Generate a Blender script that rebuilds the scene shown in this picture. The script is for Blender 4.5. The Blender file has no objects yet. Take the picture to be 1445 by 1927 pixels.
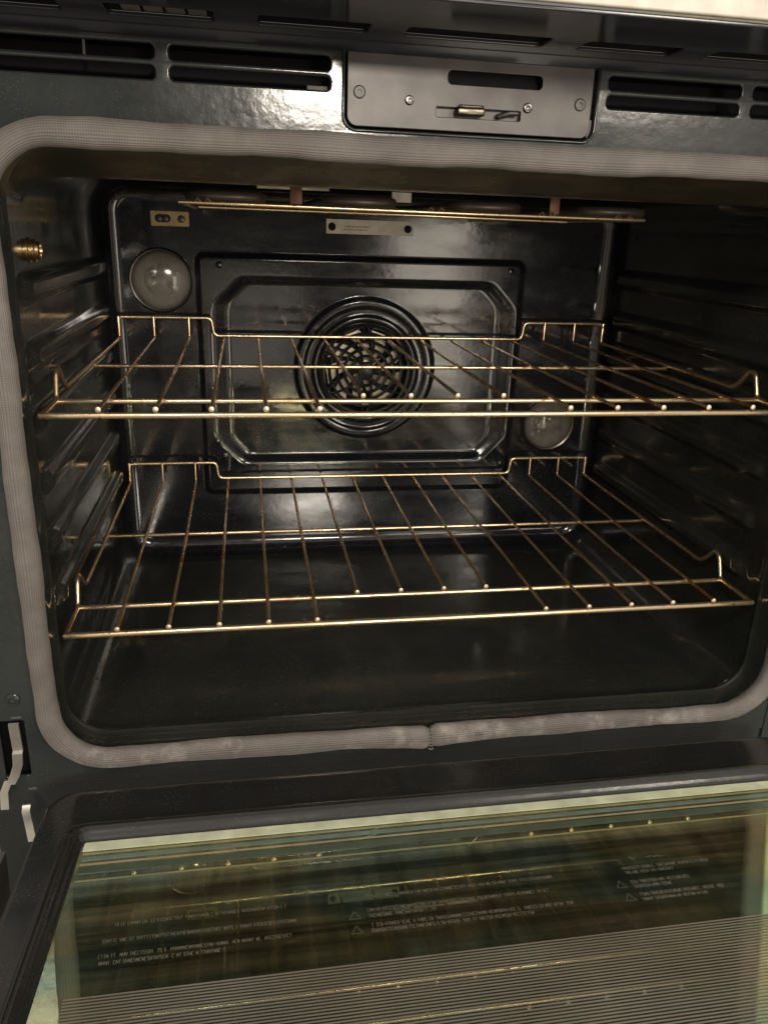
import bpy, bmesh, math, random
import numpy as np
from mathutils import Vector, Matrix
random.seed(7)
S = bpy.context.scene
COL = S.collection
PI = math.pi
R = math.radians

# ---------------------------------------------------------------- camera
cam_d = bpy.data.cameras.new('camera'); cam = bpy.data.objects.new('camera', cam_d); COL.objects.link(cam)
S.camera = cam
CX, CY, CZ, YA, PI_, RO, FPX = 0.1485, -0.5840, 0.3073, 0.1776, 0.3461, 0.0350, 1474.54
F = Vector((math.sin(YA)*math.cos(PI_), math.cos(YA)*math.cos(PI_), -math.sin(PI_)))
Rv = Vector((math.cos(YA), -math.sin(YA), 0)); Uv = Rv.cross(F)
R2 = Rv*math.cos(RO)+Uv*math.sin(RO); U2 = -Rv*math.sin(RO)+Uv*math.cos(RO)
cam.matrix_world = Matrix(((R2.x, U2.x, -F.x, CX), (R2.y, U2.y, -F.y, CY), (R2.z, U2.z, -F.z, CZ), (0, 0, 0, 1)))
cam_d.sensor_fit = 'HORIZONTAL'; cam_d.sensor_width = 36; cam_d.lens = FPX/1445*36
cam_d.clip_start = .01; cam_d.clip_end = 100

# ---------------------------------------------------------------- world and lamps
W = bpy.data.worlds.new('World'); S.world = W; W.use_nodes = True
nt = W.node_tree; bg = nt.nodes['Background']
tc = nt.nodes.new('ShaderNodeTexCoord'); sx = nt.nodes.new('ShaderNodeSeparateXYZ')
nt.links.new(tc.outputs['Generated'], sx.inputs[0])
def wm(op, a, b=None, c=None):
    m = nt.nodes.new('ShaderNodeMath'); m.operation = op
    for k, q in enumerate((a, b, c)):
        if q is None: continue
        if isinstance(q, (int, float)): m.inputs[k].default_value = q
        else: nt.links.new(q, m.inputs[k])
    return m.outputs[0]
# a kitchen as the enamel sees it: dim walls, pale ceiling, bright patches, cupboards, a warm floor
az = wm('ARCTAN2', sx.outputs['X'], wm('MULTIPLY', sx.outputs['Y'], -1.0)); el = wm('ARCSINE', sx.outputs['Z'])
mr = nt.nodes.new('ShaderNodeMapRange'); mr.inputs[1].default_value = -1; mr.inputs[2].default_value = 1
cr = nt.nodes.new('ShaderNodeValToRGB'); nt.links.new(sx.outputs['Z'], mr.inputs[0]); nt.links.new(mr.outputs[0], cr.inputs[0])
e = cr.color_ramp.elements
e[0].position = 0.0; e[0].color = (.30, .25, .19, 1)
e[1].position = 1.0; e[1].color = (.62, .57, .50, 1)
for p_, c_ in ((.38, (.26, .22, .17, 1)), (.47, (.17, .15, .13, 1)), (.56, (.25, .23, .20, 1)), (.7, (.46, .42, .37, 1))):
    k = cr.color_ramp.elements.new(p_); k.color = c_
acc = cr.outputs[0]
def patch(a0, a1, e0, e1, col, soft=2.0):
    """soft-edged rectangle in azimuth/elevation (degrees; azimuth 0 looks out of the oven, + to its right)"""
    global acc
    def edge(v, c, sgn):
        m = nt.nodes.new('ShaderNodeMapRange'); m.interpolation_type = 'SMOOTHSTEP'
        m.inputs[1].default_value = R(c-soft*sgn) ; m.inputs[2].default_value = R(c+soft*sgn); nt.links.new(v, m.inputs[0])
        if sgn < 0: m.inputs[1].default_value, m.inputs[2].default_value = R(c-soft), R(c+soft); m.inputs[3].default_value = 1; m.inputs[4].default_value = 0
        return m.outputs[0]
    w = wm('MULTIPLY', wm('MULTIPLY', edge(az, a0, 1), edge(az, a1, -1)), wm('MULTIPLY', edge(el, e0, 1), edge(el, e1, -1)))
    mx = nt.nodes.new('ShaderNodeMix'); mx.data_type = 'RGBA'; nt.links.new(w, mx.inputs[0]); nt.links.new(acc, mx.inputs[6]); mx.inputs[7].default_value = (*col, 1); acc = mx.outputs[2]
patch(-3, 4, -16, -3, (1.7, 1.5, 1.25), 1.5)
patch(-15, -7, -30, 2, (1.3, 1.15, 1.0), 2)
patch(-40, -22, -25, 20, (.9, .8, .66), 5)
patch(24, 38, -18, 12, (1.2, 1.05, .9), 3)
patch(45, 75, -35, 30, (.8, .7, .58), 6)
patch(6, 16, 7, 12, (1.2, 1.1, 1.0), 2.0)  # pale wall above
patch(-60, 60, 30, 62, (1.25, 1.15, 1.0), 8)
nt.links.new(acc, bg.inputs[0]); bg.inputs[1].default_value = .62

def area(name, loc, target, size, energy, col, sy=None):
    d = bpy.data.lights.new(name, 'AREA'); o = bpy.data.objects.new(name, d); COL.objects.link(o)
    d.energy = energy; d.color = col; d.size = size
    if sy: d.shape = 'RECTANGLE'; d.size_y = sy
    o.location = loc
    o.rotation_euler = (Vector(target)-Vector(loc)).to_track_quat('-Z', 'Y').to_euler()
    return o
area('ceiling_light', (.44, -2.3, .78), (.3, 0, .1), .30, 16, (1, .90, .77), .15)
area('ceiling_light', (-.55, -1.7, 1.5), (.3, 0, .1), .35, 10, (1, .92, .82))
area('ceiling_light', (1.5, -2.4, 1.1), (.5, .0, .1), .45, 17, (1, .91, .78))
area('rear_fill_light', (.93, -2.05, -.16), (.30, .1, .14), .34, 6.5, (1, .89, .74), 1.25)  # unseen soft fill added behind the camera, where the back wall mirrors brightness
S.view_settings.view_transform = 'Standard'; S.view_settings.look = 'None'
S.view_settings.exposure = .20; S.view_settings.gamma = 1; S.view_settings.use_curve_mapping = False
S.cycles.max_bounces = 10; S.cycles.glossy_bounces = 6; S.cycles.transparent_max_bounces = 12

# ---------------------------------------------------------------- materials
def mat(name):
    m = bpy.data.materials.new(name); m.use_nodes = True
    return m, m.node_tree.nodes, m.node_tree.links, m.node_tree.nodes['Principled BSDF']
def N(n, t, **kw):
    x = n.new(t)
    for k, v in kw.items():
        if k in x.inputs.keys(): x.inputs[k].default_value = v
        else: setattr(x, k, v)
    return x
def ramp(n, stops):
    r = n.new('ShaderNodeValToRGB'); e = r.color_ramp.elements
    e[0].position, e[0].color = stops[0][0], (*stops[0][1], 1)
    e[1].position, e[1].color = stops[-1][0], (*stops[-1][1], 1)
    for p_, c_ in stops[1:-1]:
        k = e.new(p_); k.color = (*c_, 1)
    return r

def enamel(name, base, rough, speck=True, peel=.06, smear=0.0, coat=0.0):
    m, n, l, b = mat(name)
    tc = n.new('ShaderNodeTexCoord')
    nz = N(n, 'ShaderNodeTexNoise', Scale=9.0, Detail=5.0, Roughness=.6); l.new(tc.outputs['Object'], nz.inputs['Vector'])
    rm = ramp(n, [(.3, tuple(c*.75 for c in base)), (.75, tuple(c*1.35 for c in base))]); l.new(nz.outputs['Fac'], rm.inputs[0])
    out = rm.outputs[0]
    if speck:
        vo = N(n, 'ShaderNodeTexVoronoi', Scale=620.0); l.new(tc.outputs['Object'], vo.inputs['Vector'])
        r2 = ramp(n, [(.0, (1, 1, 1)), (.14, (1, 1, 1)), (.26, (0, 0, 0))]); l.new(vo.outputs['Distance'], r2.inputs[0])
        n3 = N(n, 'ShaderNodeTexNoise', Scale=45.0, Detail=3.0); l.new(tc.outputs['Object'], n3.inputs['Vector'])
        r3 = ramp(n, [(.40, (0, 0, 0)), (.62, (1, 1, 1))]); l.new(n3.outputs['Fac'], r3.inputs[0])
        mu = N(n, 'ShaderNodeMath', operation='MULTIPLY'); l.new(r2.outputs[0], mu.inputs[0]); l.new(r3.outputs[0], mu.inputs[1])
        mx = N(n, 'ShaderNodeMix', data_type='RGBA'); l.new(mu.outputs[0], mx.inputs[0]); l.new(out, mx.inputs[6])
        mx.inputs[7].default_value = (.085, .085, .078, 1); out = mx.outputs[2]
    l.new(out, b.inputs['Base Color'])
    # roughness varied by wiped-grease smears stretched along x
    mp = n.new('ShaderNodeMapping'); mp.inputs['Scale'].default_value = (5, 14, 14); l.new(tc.outputs['Object'], mp.inputs[0])
    sm = N(n, 'ShaderNodeTexNoise', Scale=1.6, Detail=6.0, Roughness=.65); l.new(mp.outputs[0], sm.inputs['Vector'])
    rr = N(n, 'ShaderNodeMapRange'); rr.inputs[1].default_value = .35; rr.inputs[2].default_value = .75
    rr.inputs[3].default_value = rough; rr.inputs[4].default_value = rough+.10+smear; l.new(sm.outputs['Fac'], rr.inputs[0])
    l.new(rr.outputs[0], b.inputs['Roughness'])
    b.inputs['Specular IOR Level'].default_value = .62
    bn = N(n, 'ShaderNodeTexNoise', Scale=150.0, Detail=2.0); l.new(tc.outputs['Object'], bn.inputs['Vector'])
    bp = N(n, 'ShaderNodeBump', Strength=peel, Distance=.002); l.new(bn.outputs['Fac'], bp.inputs['Height']); l.new(bp.outputs[0], b.inputs['Normal'])
    b.inputs['Coat Weight'].default_value = coat
    return m
M_FRONT = enamel('front_enamel', (.026, .031, .032), .125, True, .05, .05)
M_CAV = enamel('cavity_enamel', (.022, .024, .021), .07, True, .04, .10)
def add_spots(m):
    n = m.node_tree.nodes; l = m.node_tree.links; b = n['Principled BSDF']
    tc = n.new('ShaderNodeTexCoord'); dn = N(n, 'ShaderNodeTexNoise', Scale=60.0, Detail=3.0); l.new(tc.outputs['Object'], dn.inputs['Vector'])
    va = N(n, 'ShaderNodeVectorMath', operation='SCALE'); va.inputs['Scale'].default_value = .010; l.new(dn.outputs['Color'], va.inputs[0])
    vb = N(n, 'ShaderNodeVectorMath', operation='ADD'); l.new(tc.outputs['Object'], vb.inputs[0]); l.new(va.outputs[0], vb.inputs[1])
    vo = N(n, 'ShaderNodeTexVoronoi', Scale=34.0); l.new(vb.outputs[0], vo.inputs['Vector'])
    r1 = ramp(n, [(.0, (1, 1, 1)), (.06, (1, 1, 1)), (.13, (0, 0, 0))]); l.new(vo.outputs['Distance'], r1.inputs[0])
    n2 = N(n, 'ShaderNodeTexNoise', Scale=11.0, Detail=2.0); l.new(tc.outputs['Object'], n2.inputs['Vector'])
    r2 = ramp(n, [(.50, (0, 0, 0)), (.60, (1, 1, 1))]); l.new(n2.outputs['Fac'], r2.inputs[0])
    k = N(n, 'ShaderNodeMath', operation='MULTIPLY'); l.new(r1.outputs[0], k.inputs[0]); l.new(r2.outputs[0], k.inputs[1])
    old = b.inputs['Base Color'].links[0].from_socket; mx = N(n, 'ShaderNodeMix', data_type='RGBA'); l.new(k.outputs[0], mx.inputs[0]); l.new(old, mx.inputs[6]); mx.inputs[7].default_value = (.045, .032, .018, 1); l.new(mx.outputs[2], b.inputs['Base Color'])
    ro = b.inputs['Roughness'].links[0].from_socket; mr = N(n, 'ShaderNodeMix', data_type='FLOAT'); l.new(k.outputs[0], mr.inputs[0]); l.new(ro, mr.inputs[2]); mr.inputs[3].default_value = .5; l.new(mr.outputs[0], b.inputs['Roughness'])
def add_lip_sheen(m):  # smeared olive-brown reflection on the ceiling lip, painted into colour and roughness
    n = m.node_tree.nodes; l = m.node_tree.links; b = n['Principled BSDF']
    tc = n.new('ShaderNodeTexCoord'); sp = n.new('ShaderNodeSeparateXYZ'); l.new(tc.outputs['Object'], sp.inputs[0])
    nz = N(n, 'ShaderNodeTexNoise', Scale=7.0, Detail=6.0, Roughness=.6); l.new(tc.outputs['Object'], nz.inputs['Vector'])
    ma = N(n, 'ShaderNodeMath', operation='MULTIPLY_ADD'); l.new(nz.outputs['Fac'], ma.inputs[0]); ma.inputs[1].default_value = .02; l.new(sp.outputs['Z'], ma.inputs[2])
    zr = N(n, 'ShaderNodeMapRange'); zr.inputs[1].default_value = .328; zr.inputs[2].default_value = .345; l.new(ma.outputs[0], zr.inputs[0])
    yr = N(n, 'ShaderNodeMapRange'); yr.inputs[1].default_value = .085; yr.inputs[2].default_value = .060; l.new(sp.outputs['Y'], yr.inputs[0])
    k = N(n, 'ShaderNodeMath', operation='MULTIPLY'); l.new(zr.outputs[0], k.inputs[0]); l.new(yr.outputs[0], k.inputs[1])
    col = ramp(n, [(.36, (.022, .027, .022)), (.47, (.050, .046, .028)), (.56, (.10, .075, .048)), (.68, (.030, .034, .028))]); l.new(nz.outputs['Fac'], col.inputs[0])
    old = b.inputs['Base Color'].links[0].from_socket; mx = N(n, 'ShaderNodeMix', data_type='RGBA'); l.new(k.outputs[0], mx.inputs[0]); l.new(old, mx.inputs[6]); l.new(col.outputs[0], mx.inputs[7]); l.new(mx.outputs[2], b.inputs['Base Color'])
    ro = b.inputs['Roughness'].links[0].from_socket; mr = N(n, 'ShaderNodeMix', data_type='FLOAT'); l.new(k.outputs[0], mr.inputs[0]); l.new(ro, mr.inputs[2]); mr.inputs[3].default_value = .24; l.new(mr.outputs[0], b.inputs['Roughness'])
add_spots(M_CAV); add_lip_sheen(M_CAV)
M_BACK = enamel('back_wall_enamel', (.009, .010, .012), .055, True, .02, .07)
M_DOOR = enamel('door_liner_enamel', (.020, .020, .019), .085, True, .03, .10)
M_LEDGE = enamel('ledge_gloss', (.030, .031, .038), .13, False, .02, .06)

def simple(name, col, rough, metal=0, spec=.5):
    m, n, l, b = mat(name)
    tc = n.new('ShaderNodeTexCoord'); nz = N(n, 'ShaderNodeTexNoise', Scale=60.0, Detail=4.0); l.new(tc.outputs['Object'], nz.inputs['Vector'])
    rm = ramp(n, [(.3, tuple(c*.8 for c in col)), (.7, tuple(min(1, c*1.15) for c in col))]); l.new(nz.outputs['Fac'], rm.inputs[0])
    l.new(rm.outputs[0], b.inputs['Base Color']); b.inputs['Roughness'].default_value = rough; b.inputs['Metallic'].default_value = metal
    b.inputs['Specular IOR Level'].default_value = spec
    return m
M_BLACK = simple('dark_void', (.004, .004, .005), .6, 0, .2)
M_PLATE = simple('satin_latch_plate', (.078, .073, .071), .36, .5)
M_STEEL = simple('zinc_steel', (.68, .66, .60), .32, .9)
M_CHROME = simple('dark_screw', (.09, .085, .085), .22, 1)
M_BEZEL = simple('cream_control_panel', (.66, .61, .53), .34, .0)
M_BRASS = simple('tarnished_brass', (.62, .45, .25), .30, 1)
M_HOOK = simple('worn_hook_metal', (.13, .115, .09), .28, 1)
M_BRAK = simple('yellowed_bracket', (.56, .42, .20), .45, .3)
M_CERAM = simple('pale_ceramic', (.80, .72, .60), .45)
M_TERM = simple('terminal_plastic', (.16, .145, .125), .5)
M_COPPER = simple('oxidised_copper', (.17, .085, .055), .45, .7)
M_ELEM = simple('element_sheath', (.15, .12, .10), .38, .5)
M_FAN = simple('fan_blade_metal', (.88, .76, .58), .4, .2)
M_CAB = simple('cabinet_paint', (.92, .92, .62), .35)
M_SHELL = simple('door_shell', (.11, .105, .10), .4, .2)
M_PRINT = simple('printed_ink', (.20, .19, .15), .5)

# stained nickel wire
def wire_mat(name, a, c, dark, lo=.50, hi=.66):
    m, n, l, b = mat(name)
    tc = n.new('ShaderNodeTexCoord')
    n1 = N(n, 'ShaderNodeTexNoise', Scale=22.0, Detail=6.0, Roughness=.7); l.new(tc.outputs['Object'], n1.inputs['Vector'])
    r1 = ramp(n, [(.30, a), (.52, c), (lo+.1, c), (hi+.06, dark)]); l.new(n1.outputs['Fac'], r1.inputs[0])
    v = N(n, 'ShaderNodeTexNoise', Scale=330.0, Detail=2.0); l.new(tc.outputs['Object'], v.inputs['Vector'])
    r2 = ramp(n, [(.66, (0, 0, 0)), (.73, (1, 1, 1))]); l.new(v.outputs['Fac'], r2.inputs[0])
    mx = N(n, 'ShaderNodeMix', data_type='RGBA'); l.new(r2.outputs[0], mx.inputs[0]); l.new(r1.outputs[0], mx.inputs[6]); mx.inputs[7].default_value = (.16, .05, .025, 1)
    l.new(mx.outputs[2], b.inputs['Base Color'])
    b.inputs['Metallic'].default_value = .92
    rr = N(n, 'ShaderNodeMapRange'); rr.inputs[3].default_value = .15; rr.inputs[4].default_value = .36; l.new(n1.outputs['Fac'], rr.inputs[0]); l.new(rr.outputs[0], b.inputs['Roughness'])
    bp = N(n, 'ShaderNodeBump', Strength=.15, Distance=.0006); l.new(v.outputs['Fac'], bp.inputs['Height']); l.new(bp.outputs[0], b.inputs['Normal'])
    return m
M_RAIL = wire_mat('rack_rail_nickel', (.95, .80, .56), (.86, .66, .41), (.50, .25, .11))
M_WIRE = wire_mat('rack_wire_browned', (.92, .74, .50), (.76, .52, .30), (.62, .22, .06), .45, .57)
M_TIP = simple('wire_end_bright', (.86, .70, .50), .36, .8)

# gasket: knitted fibreglass sleeve, UV (u metres along, v around 0..1)
def gasket_mat():
    m, n, l, b = mat('woven_gasket')
    uv = n.new('ShaderNodeTexCoord'); sp = n.new('ShaderNodeSeparateXYZ'); l.new(uv.outputs['UV'], sp.inputs[0])
    def sinw(src, k):
        a = N(n, 'ShaderNodeMath', operation='MULTIPLY'); l.new(src, a.inputs[0]); a.inputs[1].default_value = k
        s_ = N(n, 'ShaderNodeMath', operation='SINE'); l.new(a.outputs[0], s_.inputs[0]); return s_.outputs[0]
    s1 = sinw(sp.outputs['Y'], 2*PI*32); s2 = sinw(sp.outputs['X'], 2*PI/.0016)
    mu = N(n, 'ShaderNodeMath', operation='MULTIPLY_ADD'); l.new(s2, mu.inputs[0]); mu.inputs[1].default_value = .35; l.new(s1, mu.inputs[2])
    n1 = N(n, 'ShaderNodeTexNoise', Scale=26.0, Detail=5.0, Roughness=.62); l.new(uv.outputs['Object'], n1.inputs['Vector'])
    r1 = ramp(n, [(.30, (.120, .105, .096)), (.5, (.160, .142, .130)), (.70, (.215, .194, .178))]); l.new(n1.outputs['Fac'], r1.inputs[0])
    mr_ = N(n, 'ShaderNodeMapRange'); mr_.inputs[1].default_value = -1.35; mr_.inputs[2].default_value = 1.35; mr_.inputs[3].default_value = .86; mr_.inputs[4].default_value = 1.10
    l.new(mu.outputs[0], mr_.inputs[0])
    vm = N(n, 'ShaderNodeVectorMath', operation='SCALE'); l.new(r1.outputs[0], vm.inputs[0]); l.new(mr_.outputs[0], vm.inputs['Scale'])
    # chalky residue near the bottom joint
    sp2 = n.new('ShaderNodeSeparateXYZ'); l.new(uv.outputs['Object'], sp2.inputs[0])
    n2 = N(n, 'ShaderNodeTexNoise', Scale=34.0, Detail=7.0, Roughness=.7); l.new(uv.outputs['Object'], n2.inputs['Vector'])
    r2 = ramp(n, [(.50, (0, 0, 0)), (.64, (1, 1, 1))]); l.new(n2.outputs['Fac'], r2.inputs[0])
    zz = N(n, 'ShaderNodeMapRange'); zz.inputs[1].default_value = -.07; zz.inputs[2].default_value = -.10; l.new(sp2.outputs['Z'], zz.inputs[0])
    m3 = N(n, 'ShaderNodeMath', operation='MULTIPLY'); l.new(zz.outputs[0], m3.inputs[0]); l.new(r2.outputs[0], m3.inputs[1])
    m4 = N(n, 'ShaderNodeMath', operation='MULTIPLY'); l.new(m3.outputs[0], m4.inputs[0]); m4.inputs[1].default_value = .42
    mx = N(n, 'ShaderNodeMix', data_type='RGBA'); l.new(m4.outputs[0], mx.inputs[0]); l.new(vm.outputs[0], mx.inputs[6]); mx.inputs[7].default_value = (.52, .47, .42, 1)
    l.new(mx.outputs[2], b.inputs['Base Color']); b.inputs['Roughness'].default_value = .55
    b.inputs['Sheen Weight'].default_value = .15
    bp = N(n, 'ShaderNodeBump', Strength=.4, Distance=.0004); l.new(mu.outputs[0], bp.inputs['Height']); l.new(bp.outputs[0], b.inputs['Normal'])
    return m
M_GASK = gasket_mat()

def glass_mat(name, tint, c1, c2, fmin, fmax, rough=.02, scale=7, film=.06, fcol=(.30, .26, .17), bands=False):
    m = bpy.data.materials.new(name); m.use_nodes = True; n = m.node_tree.nodes; l = m.node_tree.links; n.clear()
    o = n.new('ShaderNodeOutputMaterial'); tr = n.new('ShaderNodeBsdfTransparent'); tr.inputs[0].default_value = (*tint, 1)
    gl = N(n, 'ShaderNodeBsdfGlossy', Roughness=rough)
    tc = n.new('ShaderNodeTexCoord'); mp = n.new('ShaderNodeMapping'); mp.inputs['Scale'].default_value = (1, 2.4, 2.4); l.new(tc.outputs['Object'], mp.inputs[0])
    nz = N(n, 'ShaderNodeTexNoise', Scale=float(scale), Detail=3.0); l.new(mp.outputs[0], nz.inputs['Vector'])
    rm = ramp(n, [(.38, c1), (.62, c2)]); l.new(nz.outputs['Fac'], rm.inputs[0]); l.new(rm.outputs[0], gl.inputs['Color'])
    # greasy film: streaks raise roughness
    m2 = n.new('ShaderNodeMapping'); m2.inputs['Scale'].default_value = (26, 5, 5); l.new(tc.outputs['Object'], m2.inputs[0])
    n2 = N(n, 'ShaderNodeTexNoise', Scale=1.5, Detail=6.0, Roughness=.7); l.new(m2.outputs[0], n2.inputs['Vector'])
    rr = N(n, 'ShaderNodeMapRange'); rr.inputs[1].default_value = .4; rr.inputs[2].default_value = .8; rr.inputs[3].default_value = rough; rr.inputs[4].default_value = rough+.06
    l.new(n2.outputs['Fac'], rr.inputs[0]); l.new(rr.outputs[0], gl.inputs['Roughness'])
    fr = N(n, 'ShaderNodeFresnel', IOR=1.5); mr_ = N(n, 'ShaderNodeMapRange'); mr_.inputs[1].default_value = 0; mr_.inputs[2].default_value = 1
    mr_.inputs[3].default_value = fmin; mr_.inputs[4].default_value = fmax; l.new(fr.outputs[0], mr_.inputs[0])
    mx = n.new('ShaderNodeMixShader'); l.new(mr_.outputs[0], mx.inputs[0]); l.new(tr.outputs[0], mx.inputs[1]); l.new(gl.outputs[0], mx.inputs[2])
    df = n.new('ShaderNodeBsdfDiffuse'); df.inputs[0].default_value = (*fcol, 1)
    fm = N(n, 'ShaderNodeMapRange'); fm.inputs[1].default_value = .3; fm.inputs[2].default_value = .75; fm.inputs[3].default_value = film*.4; fm.inputs[4].default_value = film*1.6
    l.new(n2.outputs['Fac'], fm.inputs[0])
    fo = fm.outputs[0]
    if bands:       # painted haze and reflection streaks, heavier towards the hinge side, green to amber
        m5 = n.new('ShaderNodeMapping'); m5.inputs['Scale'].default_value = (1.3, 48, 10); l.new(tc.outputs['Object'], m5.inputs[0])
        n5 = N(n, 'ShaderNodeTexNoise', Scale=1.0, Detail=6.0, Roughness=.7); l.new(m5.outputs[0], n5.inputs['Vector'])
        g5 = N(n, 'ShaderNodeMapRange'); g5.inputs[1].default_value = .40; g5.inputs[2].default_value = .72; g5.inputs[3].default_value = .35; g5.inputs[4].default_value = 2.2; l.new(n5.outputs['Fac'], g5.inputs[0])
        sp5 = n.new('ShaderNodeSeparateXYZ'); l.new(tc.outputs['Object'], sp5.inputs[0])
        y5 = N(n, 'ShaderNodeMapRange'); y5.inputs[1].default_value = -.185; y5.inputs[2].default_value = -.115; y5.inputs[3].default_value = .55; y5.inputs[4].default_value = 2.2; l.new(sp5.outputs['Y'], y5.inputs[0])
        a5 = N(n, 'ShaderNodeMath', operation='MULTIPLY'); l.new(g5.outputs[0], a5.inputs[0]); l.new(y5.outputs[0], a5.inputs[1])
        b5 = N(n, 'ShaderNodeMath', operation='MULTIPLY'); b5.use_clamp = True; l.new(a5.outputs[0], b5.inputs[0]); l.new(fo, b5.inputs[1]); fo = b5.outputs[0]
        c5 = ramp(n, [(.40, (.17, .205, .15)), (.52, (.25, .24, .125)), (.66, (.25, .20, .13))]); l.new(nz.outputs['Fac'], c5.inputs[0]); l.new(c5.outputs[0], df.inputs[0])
    m3 = n.new('ShaderNodeMixShader'); l.new(fo, m3.inputs[0]); l.new(mx.outputs[0], m3.inputs[1]); l.new(df.outputs[0], m3.inputs[2])
    l.new(m3.outputs[0], o.inputs[0]); return m
M_GLASS = glass_mat('coated_door_glass', (.80, .82, .68), (.55, .80, .62), (.98, .88, .50), .40, 1.0, .004, 7, .22, (.30, .28, .13), True)
M_GLASS2 = glass_mat('second_door_glass', (.75, .78, .66), (.45, .75, .66), (1, .90, .5), .45, 1.0, .006, 5, .02)
M_LENS = glass_mat('lamp_glass', (.78, .76, .70), (.9, .9, .86), (1, 1, .95), .09, 1.0, .10, 9, .62, (.22, .205, .18))
M_BOWL = simple('lamp_reflector', (.42, .40, .36), .35, .3)
M_RING = simple('lamp_ring_metal', (.16, .145, .125), .28, .9)

def frit_mat():
    m = bpy.data.materials.new('printed_line_band'); m.use_nodes = True; n = m.node_tree.nodes; l = m.node_tree.links
    b = n['Principled BSDF']; o = n['Material Output']
    tc = n.new('ShaderNodeTexCoord'); sp = n.new('ShaderNodeSeparateXYZ'); l.new(tc.outputs['Object'], sp.inputs[0])
    a = N(n, 'ShaderNodeMath', operation='MULTIPLY'); l.new(sp.outputs['Y'], a.inputs[0]); a.inputs[1].default_value = 2*PI/.0021
    s_ = N(n, 'ShaderNodeMath', operation='SINE'); l.new(a.outputs[0], s_.inputs[0])
    g = N(n, 'ShaderNodeMapRange'); g.inputs[1].default_value = -.8; g.inputs[2].default_value = .6; l.new(s_.outputs[0], g.inputs[0])
    nz = N(n, 'ShaderNodeTexNoise', Scale=14.0, Detail=5.0); l.new(tc.outputs['Object'], nz.inputs['Vector'])
    rm = ramp(n, [(.3, (.22, .20, .165)), (.7, (.31, .28, .235))]); l.new(nz.outputs['Fac'], rm.inputs[0]); l.new(rm.outputs[0], b.inputs['Base Color'])
    b.inputs['Roughness'].default_value = .4
    tr = n.new('ShaderNodeBsdfTransparent'); mx = n.new('ShaderNodeMixShader')
    sc = N(n, 'ShaderNodeMath', operation='MULTIPLY'); l.new(g.outputs[0], sc.inputs[0]); sc.inputs[1].default_value = .80
    l.new(sc.outputs[0], mx.inputs[0]); l.new(tr.outputs[0], mx.inputs[1]); l.new(b.outputs[0], mx.inputs[2]); l.new(mx.outputs[0], o.inputs[0])
    return m
M_FRIT = frit_mat()

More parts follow.
